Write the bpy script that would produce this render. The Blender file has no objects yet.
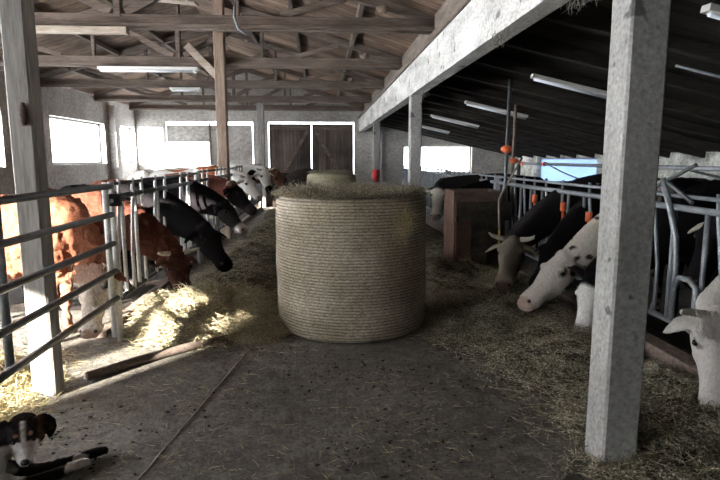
import bpy, math, random
import numpy as np
from mathutils import Vector, Matrix, noise
random.seed(7); rng = np.random.default_rng(7)
S = bpy.context.scene
COL = S.collection
V = Vector

# ------------------------------------------------------------------ camera
F = 560.0; H = 1.6; VX, VY = 322.0, 158.0
a_, b_ = (VX-360)/F, (240-VY)/F
n_ = math.sqrt(a_*a_+b_*b_+1)
sy = a_/n_; cy = math.sqrt(1-sy*sy)
right = V((cy, sy, 0)); fh = V((-sy, cy, 0))
sP = (b_/n_)/cy; cP = math.sqrt(1-sP*sP)
upv = V((0, 0, cP)) + fh*sP
dv = fh*cP - V((0, 0, sP))
cam = bpy.data.cameras.new('camera'); cam.sensor_width = 36; cam.lens = F/720*36
cam.clip_start = .05; cam.clip_end = 200
co = bpy.data.objects.new('camera', cam); COL.objects.link(co); S.camera = co
M3 = Matrix((right, upv, -dv)).transposed()
co.matrix_world = Matrix.Translation((0, 0, H)) @ M3.to_4x4()

# ------------------------------------------------------------------ materials
def mat(name):
    m = bpy.data.materials.new(name); m.use_nodes = True
    nt = m.node_tree; b = nt.nodes['Principled BSDF']
    return m, nt, b
def N(nt, t, **k):
    n = nt.nodes.new(t)
    for a, v in k.items():
        if a in n.inputs: n.inputs[a].default_value = v
        else: setattr(n, a, v)
    return n
def coords(nt, scale=(1, 1, 1)):
    tc = nt.nodes.new('ShaderNodeTexCoord'); mp = nt.nodes.new('ShaderNodeMapping')
    mp.inputs['Scale'].default_value = scale
    nt.links.new(tc.outputs['Object'], mp.inputs['Vector'])
    return mp.outputs['Vector']
def ramp(nt, fac, stops):
    r = nt.nodes.new('ShaderNodeValToRGB')
    while len(r.color_ramp.elements) < len(stops): r.color_ramp.elements.new(.5)
    for e, (p, c) in zip(r.color_ramp.elements, stops):
        e.position = p; e.color = (*c, 1)
    nt.links.new(fac, r.inputs['Fac']); return r.outputs['Color']
def bump(nt, b, h, strength=.4, dist=.02):
    bp = nt.nodes.new('ShaderNodeBump'); bp.inputs['Strength'].default_value = strength
    bp.inputs['Distance'].default_value = dist
    nt.links.new(h, bp.inputs['Height']); nt.links.new(bp.outputs['Normal'], b.inputs['Normal'])
def mul(nt, c1, c2, f=1.0):
    m = nt.nodes.new('ShaderNodeMix'); m.data_type = 'RGBA'; m.blend_type = 'MULTIPLY'
    m.inputs['Factor'].default_value = f
    nt.links.new(c1, m.inputs[6]); nt.links.new(c2, m.inputs[7]); return m.outputs[2]
def noisy(name, c0, c1, scale=(4, 4, 4), fine=(60, 60, 60), rough=.85, bs=.4, bd=.01, lo=.3, hi=.7, metal=0, spots=None):
    m, nt, b = mat(name)
    n1 = N(nt, 'ShaderNodeTexNoise', Scale=1.0, Detail=8.0, Roughness=.65)
    nt.links.new(coords(nt, scale), n1.inputs['Vector'])
    n2 = N(nt, 'ShaderNodeTexNoise', Scale=1.0, Detail=4.0, Roughness=.6)
    nt.links.new(coords(nt, fine), n2.inputs['Vector'])
    c = ramp(nt, n1.outputs['Fac'], [(lo, c0), (hi, c1)])
    d = ramp(nt, n2.outputs['Fac'], [(.3, (.62,)*3), (.7, (1.15,)*3)])
    c = mul(nt, c, d)
    if spots:
        vn = N(nt, 'ShaderNodeTexNoise', Scale=spots[0], Detail=2.0)
        nt.links.new(coords(nt, (1, 1, 1)), vn.inputs['Vector'])
        c = mul(nt, c, ramp(nt, vn.outputs['Fac'], [(spots[1], (1, 1, 1)), (spots[1]+.04, (spots[2],)*3)]))
    nt.links.new(c, b.inputs['Base Color'])
    b.inputs['Roughness'].default_value = rough; b.inputs['Metallic'].default_value = metal
    if rough > .8: b.inputs['Specular IOR Level'].default_value = .2
    bump(nt, b, n2.outputs['Fac'], bs, bd)
    return m
def planks(name, c0, c1, axis, width, grain, rough=.9):
    """boards lying side by side along `axis`; grain scale per axis"""
    m, nt, b = mat(name)
    v = coords(nt, (1, 1, 1))
    sp = nt.nodes.new('ShaderNodeSeparateXYZ'); nt.links.new(v, sp.inputs[0])
    dv_ = N(nt, 'ShaderNodeMath', operation='DIVIDE'); nt.links.new(sp.outputs[axis], dv_.inputs[0]); dv_.inputs[1].default_value = width
    fl = N(nt, 'ShaderNodeMath', operation='FLOOR'); nt.links.new(dv_.outputs[0], fl.inputs[0])
    fr = N(nt, 'ShaderNodeMath', operation='FRACT'); nt.links.new(dv_.outputs[0], fr.inputs[0])
    wn = N(nt, 'ShaderNodeTexWhiteNoise', noise_dimensions='1D'); nt.links.new(fl.outputs[0], wn.inputs['W'])
    gap = ramp(nt, fr.outputs[0], [(0, (.15,)*3), (.06, (1,)*3), (.95, (1,)*3), (1, (.15,)*3)])
    n1 = N(nt, 'ShaderNodeTexNoise', Scale=1.0, Detail=7.0, Roughness=.7); nt.links.new(coords(nt, grain), n1.inputs['Vector'])
    n3 = N(nt, 'ShaderNodeTexNoise', Scale=.9, Detail=4.0); nt.links.new(v, n3.inputs['Vector'])
    c = ramp(nt, n1.outputs['Fac'], [(.3, c0), (.72, c1)])
    c = mul(nt, c, ramp(nt, wn.outputs['Value'], [(0, (.6, .58, .55)), (1, (1.2, 1.15, 1.1))]))
    c = mul(nt, c, ramp(nt, n3.outputs['Fac'], [(.35, (.55,)*3), (.65, (1.1,)*3)]))
    c = mul(nt, c, gap)
    nt.links.new(c, b.inputs['Base Color']); b.inputs['Roughness'].default_value = rough
    b.inputs['Specular IOR Level'].default_value = .15
    bump(nt, b, n1.outputs['Fac'], .4, .01)
    return m
def flat(name, c, rough=.6, metal=0, emit=None):
    m, nt, b = mat(name); b.inputs['Base Color'].default_value = (*c, 1)
    b.inputs['Roughness'].default_value = rough; b.inputs['Metallic'].default_value = metal
    return m

MT = {}
MT['post_conc'] = noisy('cast_concrete', (.24, .235, .225), (.42, .41, .395), (3, 3, 1.2), (45, 45, 45), .9, .5, .01, .3, .75, spots=(7, .66, .4))
MT['beam_conc'] = noisy('whitewashed_concrete', (.34, .33, .31), (.68, .67, .64), (2.5, 1.0, 3.5), (40, 25, 40), .9, .5, .01, .33, .6, spots=(5, .64, .45))
MT['plaster'] = noisy('plaster', (.33, .305, .28), (.62, .59, .55), (.7, .7, .9), (9, 9, 12), .9, .35, .02, .3, .7)
MT['rough_wall'] = noisy('rough_lime_wall', (.32, .32, .28), (.82, .82, .75), (2.5, 2.5, 3.5), (14, 14, 20), .95, .8, .03, .38, .6)
MT['wood'] = noisy('weathered_timber', (.085, .062, .05), (.23, .185, .155), (1.2, 10, 10), (6, 70, 70), .9, .5, .008)
MT['wood_y'] = noisy('weathered_timber_long', (.10, .08, .065), (.25, .21, .18), (10, 1.2, 10), (70, 6, 70), .9, .5, .008)
MT['wood_z'] = noisy('upright_timber', (.17, .12, .09), (.38, .29, .225), (10, 10, 1.0), (60, 60, 5), .9, .5, .008)
MT['wood_pale'] = noisy('pale_timber', (.30, .24, .19), (.5, .43, .36), (1, 9, 9), (6, 60, 60), .9, .5, .008)
MT['wood_grey'] = noisy('grey_timber_post', (.27, .255, .24), (.44, .42, .40), (9, 9, 1.0), (60, 60, 5), .9, .5, .008)
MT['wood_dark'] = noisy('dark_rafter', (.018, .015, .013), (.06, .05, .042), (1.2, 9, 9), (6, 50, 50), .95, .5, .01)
MT['boards'] = planks('roof_boards', (.13, .088, .066), (.36, .265, .205), 1, .24, (1.5, 14, 14))
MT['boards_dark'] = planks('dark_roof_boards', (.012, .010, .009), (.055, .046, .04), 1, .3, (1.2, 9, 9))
MT['door_wood'] = planks('door_boards', (.085, .072, .066), (.20, .17, .155), 0, .14, (16, 16, 1.2))  # door colour lifted slightly to stand in for distance haze
MT['crate_red'] = noisy('reddish_board', (.06, .032, .024), (.14, .08, .06), (2, 6, 2), (30, 30, 30), .85, .4, .008)
MT['crate_dark'] = noisy('dark_board', (.035, .03, .025), (.09, .075, .06), (2, 6, 6), (30, 30, 30), .85, .4, .008)
MT['crate_pale'] = noisy('pale_brown_board', (.11, .07, .055), (.20, .14, .11), (2, 6, 6), (30, 30, 30), .85, .4, .008)
MT['galv'] = noisy('galvanised_pipe', (.17, .185, .20), (.32, .335, .35), (12, 12, 12), (80, 80, 80), .45, .15, .003, metal=.35)
MT['galv_dark'] = noisy('dull_steel', (.07, .075, .08), (.17, .175, .18), (12, 12, 12), (80, 80, 80), .5, .2, .003, metal=.45)
MT['galv_lit'] = noisy('pipe_lit_tone', (.50, .51, .50), (.72, .73, .72), (12, 12, 12), (80, 80, 80), .5, .15, .003, metal=.1)  # lighter copy of galvanised pipe, its lit look put into the colour
MT['tube'] = flat('white_tube', (.75, .78, .82), .25)
MT['fixture'] = flat('cream_fixture', (.62, .61, .57), .5)
MT['orange'] = flat('orange_plastic', (.8, .16, .06), .5)
MT['red'] = flat('red_cloth', (.55, .04, .04), .8)
MT['black'] = flat('black_rubber', (.03, .03, .032), .7)
MT['rope'] = flat('grey_rope', (.22, .20, .17), .9)
MT['yellow'] = flat('yellow_handle', (.50, .38, .06), .6)
MT['twine'] = flat('pale_twine', (.42, .40, .36), .8)
MT['horn'] = noisy('horn', (.50, .46, .38), (.68, .64, .56), (10, 10, 10), (50, 50, 50), .45, .1, .002)
MT['horn_tip'] = flat('dark_horn_tip', (.05, .045, .04), .4)
MT['eye'] = flat('eye_black', (.008, .006, .005), .08)
MT['nose'] = flat('wet_nose', (.015, .013, .013), .3)
MT['tag_yellow'] = flat('yellow_ear_tag', (.75, .55, .05), .5)
MT['mud'] = noisy('dried_mud', (.12, .09, .07), (.28, .22, .18), (20, 20, 20), (80, 80, 80), .95, .8, .01)
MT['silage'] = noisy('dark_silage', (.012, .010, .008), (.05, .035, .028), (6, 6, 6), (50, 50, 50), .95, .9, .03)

# floor: trampled, dusty concrete with chaff
m, nt, b = mat('trampled_floor')
v = coords(nt)
n1 = N(nt, 'ShaderNodeTexNoise', Scale=.8, Detail=9.0, Roughness=.6); nt.links.new(v, n1.inputs['Vector'])
n2 = N(nt, 'ShaderNodeTexNoise', Scale=38.0, Detail=6.0, Roughness=.75); nt.links.new(v, n2.inputs['Vector'])
n3 = N(nt, 'ShaderNodeTexNoise', Scale=9.0, Detail=6.0, Roughness=.7); nt.links.new(v, n3.inputs['Vector'])
c = ramp(nt, n1.outputs['Fac'], [(.35, (.115, .105, .092)), (.65, (.215, .20, .175))])
c = mul(nt, c, ramp(nt, n2.outputs['Fac'], [(.3, (.45,)*3), (.5, (.95,)*3), (.72, (1.6, 1.5, 1.3))]))
c = mul(nt, c, ramp(nt, n3.outputs['Fac'], [(.35, (.65,)*3), (.65, (1.2,)*3)]))
nt.links.new(c, b.inputs['Base Color']); b.inputs['Roughness'].default_value = .9; b.inputs['Specular IOR Level'].default_value = .2
ad = N(nt, 'ShaderNodeMath', operation='ADD'); nt.links.new(n2.outputs['Fac'], ad.inputs[0]); nt.links.new(n3.outputs['Fac'], ad.inputs[1])
bump(nt, b, ad.outputs[0], 1.0, .035)
MT['floor'] = m

# straw colours vary from strand to strand by position
def straw_mat(name, c0, c1, c2):
    m, nt, b = mat(name)
    n = N(nt, 'ShaderNodeTexNoise', Scale=55.0, Detail=2.0); nt.links.new(coords(nt), n.inputs['Vector'])
    n2 = N(nt, 'ShaderNodeTexNoise', Scale=3.0, Detail=3.0); nt.links.new(coords(nt), n2.inputs['Vector'])
    c = ramp(nt, n.outputs['Fac'], [(.3, c0), (.5, c1), (.68, c2)])
    c = mul(nt, c, ramp(nt, n2.outputs['Fac'], [(.3, (.6, .62, .55)), (.7, (1.1, 1.1, 1.05))]))
    nt.links.new(c, b.inputs['Base Color']); b.inputs['Roughness'].default_value = .75
    b.inputs['Specular IOR Level'].default_value = .25
    return m
MT['hay'] = straw_mat('hay', (.09, .078, .058), (.28, .245, .18), (.78, .71, .58))
MT['litter'] = noisy('pale_litter', (.34, .29, .2), (.62, .55, .42), (9, 9, 9), (60, 60, 60), .95, .8, .03)
MT['hay_pale'] = straw_mat('pale_hay', (.16, .135, .095), (.42, .365, .26), (.74, .66, .50))
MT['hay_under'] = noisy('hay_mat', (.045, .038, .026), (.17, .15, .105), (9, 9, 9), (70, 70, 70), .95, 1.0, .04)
MT['straw'] = straw_mat('bright_straw', (.28, .23, .12), (.50, .42, .24), (.72, .64, .42))

# bale: wound net and string over hay
def bale_mat(name, c0, c1, c2):
    m, nt, b = mat(name)
    v = coords(nt)
    w = N(nt, 'ShaderNodeTexWave', wave_type='BANDS', bands_direction='Z', Scale=11.5, Distortion=.6, Detail=2.0)
    w.inputs['Detail Scale'].default_value = 3.0
    nt.links.new(v, w.inputs['Vector'])
    n = N(nt, 'ShaderNodeTexNoise', Scale=1.0, Detail=6.0, Roughness=.75); nt.links.new(coords(nt, (40, 40, 75)), n.inputs['Vector'])
    n2 = N(nt, 'ShaderNodeTexNoise', Scale=2.2, Detail=5.0); nt.links.new(v, n2.inputs['Vector'])
    c = ramp(nt, n.outputs['Fac'], [(.3, c0), (.5, c1), (.7, c2)])
    c = mul(nt, c, ramp(nt, w.outputs['Fac'], [(.0, (.48, .46, .42)), (.35, (1,)*3), (1, (1.1,)*3)]))
    c = mul(nt, c, ramp(nt, n2.outputs['Fac'], [(.35, (.7, .68, .6)), (.65, (1.08,)*3)]))
    nt.links.new(c, b.inputs['Base Color']); b.inputs['Roughness'].default_value = .9; b.inputs['Specular IOR Level'].default_value = .15
    ad = N(nt, 'ShaderNodeMath', operation='ADD'); nt.links.new(w.outputs['Fac'], ad.inputs[0]); nt.links.new(n.outputs['Fac'], ad.inputs[1])
    bump(nt, b, ad.outputs[0], .7, .015)
    return m
MT['bale'] = bale_mat('net_wrapped_bale', (.20, .175, .14), (.54, .475, .39), (.86, .78, .66))
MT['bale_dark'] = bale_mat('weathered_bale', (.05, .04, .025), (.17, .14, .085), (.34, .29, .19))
MT['bale_pale'] = bale_mat('pale_bale', (.24, .22, .15), (.48, .45, .33), (.72, .68, .54))

def fur_mat(name, curl=False):
    m, nt, b = mat(name)
    at_ = nt.nodes.new('ShaderNodeAttribute'); at_.attribute_name = 'coat'
    n = N(nt, 'ShaderNodeTexNoise', Scale=28.0 if curl else 60.0, Detail=6.0, Roughness=.7, Distortion=2.5 if curl else .6)
    nt.links.new(coords(nt, (1, 1, .55)), n.inputs['Vector'])
    c = mul(nt, at_.outputs['Color'], ramp(nt, n.outputs['Fac'], [(.3, (.55,)*3 if curl else (.72,)*3), (.65, (1.3,)*3 if curl else (1.12,)*3)]))
    nt.links.new(c, b.inputs['Base Color']); b.inputs['Roughness'].default_value = .8
    b.inputs['Specular IOR Level'].default_value = .03
    b.inputs['Sheen Weight'].default_value = 0.0
    bump(nt, b, n.outputs['Fac'], .9 if curl else .5, .03 if curl else .012)
    return m
MT['fur'] = fur_mat('short_coat'); MT['curly'] = fur_mat('curly_coat', True)

m, nt, b = mat('frosted_sheet')
b.inputs['Base Color'].default_value = (.42, .55, .78, 1); b.inputs['Roughness'].default_value = .6
tr = nt.nodes.new('ShaderNodeBsdfTranslucent'); tr.inputs['Color'].default_value = (.32, .40, .52, 1)
mx = nt.nodes.new('ShaderNodeMixShader'); mx.inputs[0].default_value = .55
nt.links.new(b.outputs[0], mx.inputs[1]); nt.links.new(tr.outputs[0], mx.inputs[2])
nt.links.new(mx.outputs[0], nt.nodes['Material Output'].inputs['Surface'])
MT['frost'] = m
m, nt, b = mat('added_diffuser_pane')
tr = nt.nodes.new('ShaderNodeBsdfTranslucent'); tr.inputs['Color'].default_value = (.9, .92, .95, 1)
nt.links.new(tr.outputs[0], nt.nodes['Material Output'].inputs['Surface'])
MT['diffuser'] = m  # made-up translucent pane, spreads side fill from the added left opening

# ------------------------------------------------------------------ mesh helpers
class MB:
    def __init__(s): s.v = []; s.f = []; s.smooth = False
    def add(s, vs, fs):
        k = len(s.v); s.v += [tuple(p) for p in vs]; s.f += [tuple(i+k for i in f) for f in fs]; return s
    def box(s, x0, x1, y0, y1, z0, z1):
        vs = [(x, y, z) for x in (x0, x1) for y in (y0, y1) for z in (z0, z1)]
        return s.add(vs, [(0, 1, 3, 2), (4, 6, 7, 5), (0, 4, 5, 1), (2, 3, 7, 6), (0, 2, 6, 4), (1, 5, 7, 3)])
    def bar(s, p, q, w, h, up=(0, 0, 1)):
        """rectangular timber from p to q; w sideways, h along up; slightly broken edges"""
        p, q = V(p), V(q); t = (q-p).normalized(); sd = t.cross(V(up)).normalized(); u = sd.cross(t)
        c = min(w, h)*.08; ring = []
        for sx, sz in ((-1, -1), (1, -1), (1, 1), (-1, 1)):
            c1 = (sx*(w/2), sz*(h/2-c)); c2 = (sx*(w/2-c), sz*(h/2))
            ring += [c1, c2] if sx*sz > 0 else [c2, c1]
        ring = sorted(ring, key=lambda r: math.atan2(r[1], r[0]))
        n = len(ring); vs = [p+sd*x+u*z for x, z in ring]+[q+sd*x+u*z for x, z in ring]
        fs = [(i, (i+1) % n, n+(i+1) % n, n+i) for i in range(n)]+[tuple(range(n))[::-1], tuple(range(n, 2*n))]
        return s.add(vs, fs)
    def tube(s, pts, r, seg=10, cap=True):
        s.smooth = True
        pts = [V(p) for p in pts]; n = len(pts); rs = r if isinstance(r, (list, tuple)) else [r]*n
        vs = []; ref = None
        for i, p in enumerate(pts):
            t = (pts[min(i+1, n-1)]-pts[max(i-1, 0)]).normalized()
            if ref is None: ref = V((0, 0, 1)) if abs(t.z) < .9 else V((1, 0, 0))
            sd = t.cross(ref).normalized(); u = sd.cross(t); ref = u
            vs += [p+(sd*math.cos(a)+u*math.sin(a))*rs[i] for a in (2*math.pi*k/seg for k in range(seg))]
        fs = [(i*seg+k, i*seg+(k+1) % seg, (i+1)*seg+(k+1) % seg, (i+1)*seg+k) for i in range(n-1) for k in range(seg)]
        if cap: fs += [tuple(range(seg))[::-1], tuple((n-1)*seg+k for k in range(seg))]
        return s.add(vs, fs)
    def ball(s, c, r, sx=1, sy_=1, sz=1, seg=12, rings=8):
        s.smooth = True; c = V(c); vs = [c+V((0, 0, -r*sz))]
        for i in range(1, rings):
            ph = -math.pi/2+math.pi*i/rings
            for k in range(seg):
                a = 2*math.pi*k/seg
                vs.append(c+V((r*sx*math.cos(ph)*math.cos(a), r*sy_*math.cos(ph)*math.sin(a), r*sz*math.sin(ph))))
        vs.append(c+V((0, 0, r*sz))); L = len(vs)-1
        fs = [(0, 1+(k+1) % seg, 1+k) for k in range(seg)]
        for i in range(rings-2):
            fs += [(1+i*seg+k, 1+i*seg+(k+1) % seg, 1+(i+1)*seg+(k+1) % seg, 1+(i+1)*seg+k) for k in range(seg)]
        fs += [(L, L-seg+k, L-seg+(k+1) % seg) for k in range(seg)]
        return s.add(vs, fs)
    def lathe(s, c, prof, seg=64, jit=0):
        s.smooth = True; c = V(c); n = len(prof); vs = []
        for (r, z) in prof:
            for k in range(seg):
                a = 2*math.pi*k/seg
                j = 1+jit*noise.noise(V((math.cos(a)*3, math.sin(a)*3, z*4)))
                vs.append(c+V((r*j*math.cos(a), r*j*math.sin(a), z)))
        fs = [(i*seg+k, i*seg+(k+1) % seg, (i+1)*seg+(k+1) % seg, (i+1)*seg+k) for i in range(n-1) for k in range(seg)]
        fs += [tuple(range(seg))[::-1], tuple((n-1)*seg+k for k in range(seg))]
        return s.add(vs, fs)
    def loft(s, P, A, B, up=(0, 0, 1), seg=20, sub=3):
        """closed elliptical loft; P points, A side radii, B up radii, rounded ends"""
        P = [V(p) for p in P]; n = len(P)
        def cr(f, i, t):
            a, b, c, d = f[max(i-1, 0)], f[i], f[min(i+1, n-1)], f[min(i+2, n-1)]
            return .5*((2*b)+(c-a)*t+(2*a-5*b+4*c-d)*t*t+(3*b-a-3*c+d)*t**3)
        pp, aa, bb = [], [], []
        for i in range(n-1):
            for k in range(sub):
                t = k/sub; pp.append(cr(P, i, t)); aa.append(max(.004, cr(A, i, t))); bb.append(max(.004, cr(B, i, t)))
        pp.append(P[-1]); aa.append(A[-1]); bb.append(B[-1])
        T = [(pp[min(i+1, len(pp)-1)]-pp[max(i-1, 0)]).normalized() for i in range(len(pp))]
        # rounded caps
        r0, r1 = min(aa[0], bb[0])*.7, min(aa[-1], bb[-1])*.7
        pre = [(pp[0]-T[0]*r0*math.sin(x), aa[0]*math.cos(x), bb[0]*math.cos(x), T[0]) for x in (1.35, .9, .45)]
        post = [(pp[-1]+T[-1]*r1*math.sin(x), aa[-1]*math.cos(x), bb[-1]*math.cos(x), T[-1]) for x in (.45, .9, 1.35)]
        al = pre+list(zip(pp, aa, bb, T))+post
        vs = []; U = V(up)
        for p, a, b, t in al:
            sd = t.cross(U)
            if sd.length < .05: sd = t.cross(V((1, 0, .01)))
            sd.normalize(); u = sd.cross(t)
            vs += [p+sd*a*math.cos(x)+u*b*math.sin(x) for x in (2*math.pi*k/seg for k in range(seg))]
        m = len(al)
        fs = [(i*seg+k, i*seg+(k+1) % seg, (i+1)*seg+(k+1) % seg, (i+1)*seg+k) for i in range(m-1) for k in range(seg)]
        fs += [tuple(range(seg))[::-1], tuple((m-1)*seg+k for k in range(seg))]
        return s.add(vs, fs)
    def build(s, name, m, parent=None, origin=None):
        me = bpy.data.meshes.new(name)
        if parent is not None: org = V(parent.location); 
        else: org = V(origin) if origin is not None else V((0, 0, 0))
        if parent is not None and parent.parent is not None: org = V(parent['world_org'])
        me.from_pydata([tuple(V(p)-org) for p in s.v], [], s.f)
        import bmesh
        bm = bmesh.new(); bm.from_mesh(me); bmesh.ops.recalc_face_normals(bm, faces=bm.faces); bm.to_mesh(me); bm.free()
        if s.smooth:
            me.polygons.foreach_set('use_smooth', [len(p.vertices) <= 4 for p in me.polygons])
        me.materials.append(MT[m] if isinstance(m, str) else m)
        o = bpy.data.objects.new(name, me); COL.objects.link(o)
        if parent is not None: o.parent = parent
        else: o.location = org
        return o
def thing(name, loc, label, cat, group=None):
    o = bpy.data.objects.new(name, None); COL.objects.link(o); o.location = loc; o.empty_display_size = .1
    return tag(o, label, cat, group)
def tag(o, label, cat, group=None, kind=None):
    if label: o['label'] = label
    if cat: o['category'] = cat
    if group: o['group'] = group
    if kind: o['kind'] = kind
    return o
def struct(o): o['kind'] = 'structure'; return o
def dup(root, loc, label, group=None):
    r = root.copy(); COL.objects.link(r); r.location = loc; r['label'] = label
    if group: r['group'] = group
    for ch in list(root.children):
        c = ch.copy(); COL.objects.link(c); c.parent = r
    return r

# ------------------------------------------------------------------ shell
XL, XR, YB, YF = -7.0, 7.5, 22.0, -4.0
def wall_x(name, x0, x1, ya, yb, z1, holes, m):       # runs along Y
    w = MB(); ys = sorted({ya, yb, *[h[0] for h in holes], *[h[1] for h in holes]})
    for a, b in zip(ys, ys[1:]):
        hs = sorted([h for h in holes if h[0] <= a and h[1] >= b], key=lambda h: h[2]); z = 0
        for h in hs:
            if h[2] > z: w.box(x0, x1, a, b, z, h[2])
            z = h[3]
        if z < z1: w.box(x0, x1, a, b, z, z1)
    return struct(w.build(name, m))
def wall_y(name, y0, y1, xa, xb, z1, holes, m):
    w = MB(); xs = sorted({xa, xb, *[h[0] for h in holes], *[h[1] for h in holes]})
    for a, b in zip(xs, xs[1:]):
        hs = sorted([h for h in holes if h[0] <= a and h[1] >= b], key=lambda h: h[2]); z = 0
        for h in hs:
            if h[2] > z: w.box(a, b, y0, y1, z, h[2])
            z = h[3]
        if z < z1: w.box(a, b, y0, y1, z, z1)
    return struct(w.build(name, m))
fl = MB(); fl.box(XL-.3, XR+.3, YF-.2, YB+.3, -.15, 0); struct(fl.build('floor', 'floor'))
LW = [(-3.62, -2.4, .9, 3.0), (-1.95, 1.5, .9, 3.4), (3.6, 8.8, .5, 3.3), (9.3, 13.02, 1.40, 2.68), (15.25, 18.95, 1.42, 2.70), (19.9, 21.9, 1.42, 2.72)]  # first three unseen: pier added to block sun, third added for side fill
wall_x('wall_left', XL-.25, XL, YF-.2, YB+.25, 3.5, LW, 'plaster')
RW = [(15.0, 19.3, .78, 1.62)]
wall_x('wall_right', XR, XR+.25, YF-.2, YB+.25, 1.72, RW, 'rough_wall')
BW = [(-6.9, -6.0, 1.35, 2.75), (-5.9, -2.62, 0, 2.97), (-2.06, 1.26, 0, 2.97), (3.17, 5.9, 1.0, 2.08)]
wall_y('wall_back', YB, YB+.25, XL, XR, 3.6, BW, 'plaster')
wall_y('wall_front', YF-.2, YF, XL, XR, 3.6, [], 'boards_dark')
# gables above both end walls
for nm, y in (('wall_back_gable', YB), ('wall_front_gable', YF-.2)):
    g = MB(); pr = [(XL, 3.6), (1.5, 3.6), (-2.75, 4.98)]
    g.add([(x, yy, z) for yy in (y, y+.2) for x, z in pr], [(0, 1, 2), (5, 4, 3), (0, 3, 4, 1), (1, 4, 5, 2), (2, 5, 3, 0)])
    struct(g.build(nm, 'plaster'))
# roofs
RZ0 = 3.62; RS = .30; RX = -2.75; RZ = RZ0+RS*4.25
def roof_l(x): return RZ - RS*abs(x-RX)
def roof_r(x): return 3.02 - .218*(x-1.6)
r = MB()
for (xa, xb) in ((XL-.4, RX), (RX, 1.66)):
    za, zb = roof_l(xa), roof_l(xb); vs = [(x, y, z+d) for x, z in ((xa, za), (xb, zb)) for y in (YF-.3, YB+.4) for d in (0, .06)]
    r.add(vs, [(0, 1, 3, 2), (4, 6, 7, 5), (0, 4, 5, 1), (2, 3, 7, 6), (0, 2, 6, 4), (1, 5, 7, 3)])
struct(r.build('ceiling', 'boards'))
r = MB(); xa, xb = 1.55, XR+.4
vs = [(x, y, roof_r(x)+d) for x in (xa, xb) for y in (YF-.3, YB+.4) for d in (0, .06)]
r.add(vs, [(0, 1, 3, 2), (4, 6, 7, 5), (0, 4, 5, 1), (2, 3, 7, 6), (0, 2, 6, 4), (1, 5, 7, 3)])
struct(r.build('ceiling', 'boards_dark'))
# filler between the low aisle roof and the high roof, above the long beam
r = MB(); r.box(1.60, 1.66, YF, YB, 3.0, 3.75); struct(r.build('trim_1', 'wood_y'))

# doors in the back wall
def leaf(d, x0, x1, z0, z1, y, diag, m='door_wood'):
    k = MB().box(x0, x1, y, y+.04, z0, z1).build('door_leaf', m, d)
    f = MB()
    for z in (z0+.16, z1-.16): f.bar((x0+.05, y-.02, z), (x1-.05, y-.02, z), .035, .14)
    f.build('cross_rail', 'wood', d)
    q = MB(); a, b = (x0+.12, x1-.12) if diag > 0 else (x1-.12, x0+.12)
    q.bar((a, y-.02, z0+.25), (b, y-.02, z1-.25), .03, .13, (0, 0, 1)); q.build('brace', 'wood', d)
d1 = bpy.data.objects.new('door_1', None); COL.objects.link(d1); d1.location = (-.4, YB, 0); struct(d1)
leaf(d1, -2.02, -.42, .05, 2.90, YB+.06, 1); leaf(d1, -.38, 1.22, .05, 2.90, YB+.06, -1)
MB().bar((-2.1, YB+.0, 2.93), (1.3, YB+.0, 2.93), .03, .03).build('door_track', 'galv_dark', d1)
d2 = bpy.data.objects.new('door_2', None); COL.objects.link(d2); d2.location = (-4.2, YB, 0); struct(d2)
MB().box(-5.86, -4.28, YB+.06, YB+.10, 2.2, 2.84).build('door_leaf', 'plaster', d2)
MB().box(-4.24, -2.66, YB+.06, YB+.10, .05, 2.84).build('door_leaf', 'plaster', d2)
MB().bar((-4.26, YB+.04, 0), (-4.26, YB+.04, 2.95), .06, .06, (0, 1, 0)).build('door_stile', 'wood_z', d2)
# windows: frames and panes
def window(n, pts, axis, m=None):
    o = bpy.data.objects.new('window_%d' % n, None); COL.objects.link(o); o.location = pts[0]; struct(o)
    f = MB()
    (a, b) = V(pts[0]), V(pts[1])
    if axis == 'y':
        x = a.x
        f.box(x-.04, x+.02, a.y, a.y+.06, a.z, b.z); f.box(x-.04, x+.02, b.y-.06, b.y, a.z, b.z)
        f.box(x-.04, x+.02, a.y, b.y, a.z, a.z+.06); f.box(x-.04, x+.02, a.y, b.y, b.z-.06, b.z)
        if m: MB().box(x-.012, x-.008, a.y+.05, b.y-.05, a.z+.05, b.z-.05).build('pane', m, o)
    else:
        y = a.y
        f.box(a.x, a.x+.06, y-.02, y+.04, a.z, b.z); f.box(b.x-.06, b.x, y-.02, y+.04, a.z, b.z)
        f.box(a.x, b.x, y-.02, y+.04, a.z, a.z+.06); f.box(a.x, b.x, y-.02, y+.04, b.z-.06, b.z)
    f.build('window_frame', 'wood_grey', o)
for i, h in enumerate(LW[2:]): window(i+1, ((XL-.2, h[0], h[2]), (XL-.2, h[1], h[3])), 'y', 'diffuser' if i == 0 else None)  # first window is added out of view, its pane diffuses side fill
window(5, ((BW[3][0], YB+.15, BW[3][2]), (BW[3][1], YB+.15, BW[3][3])), 'x')
window(6, ((XR+.15, RW[0][0], RW[0][2]), (XR+.15, RW[0][1], RW[0][3])), 'y', 'frost')
# pilasters on the left wall and the back wall
for i, (x, y) in enumerate(((XL+.12, 19.45), (XL+.12, 14.2), (2.2, YB-.1))):
    struct(MB().box(x-.12, x+.12, y-.2, y+.2, 0, 3.3 if x < 0 else 2.75).build('trim_%d' % (i+2), 'plaster'))

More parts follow.
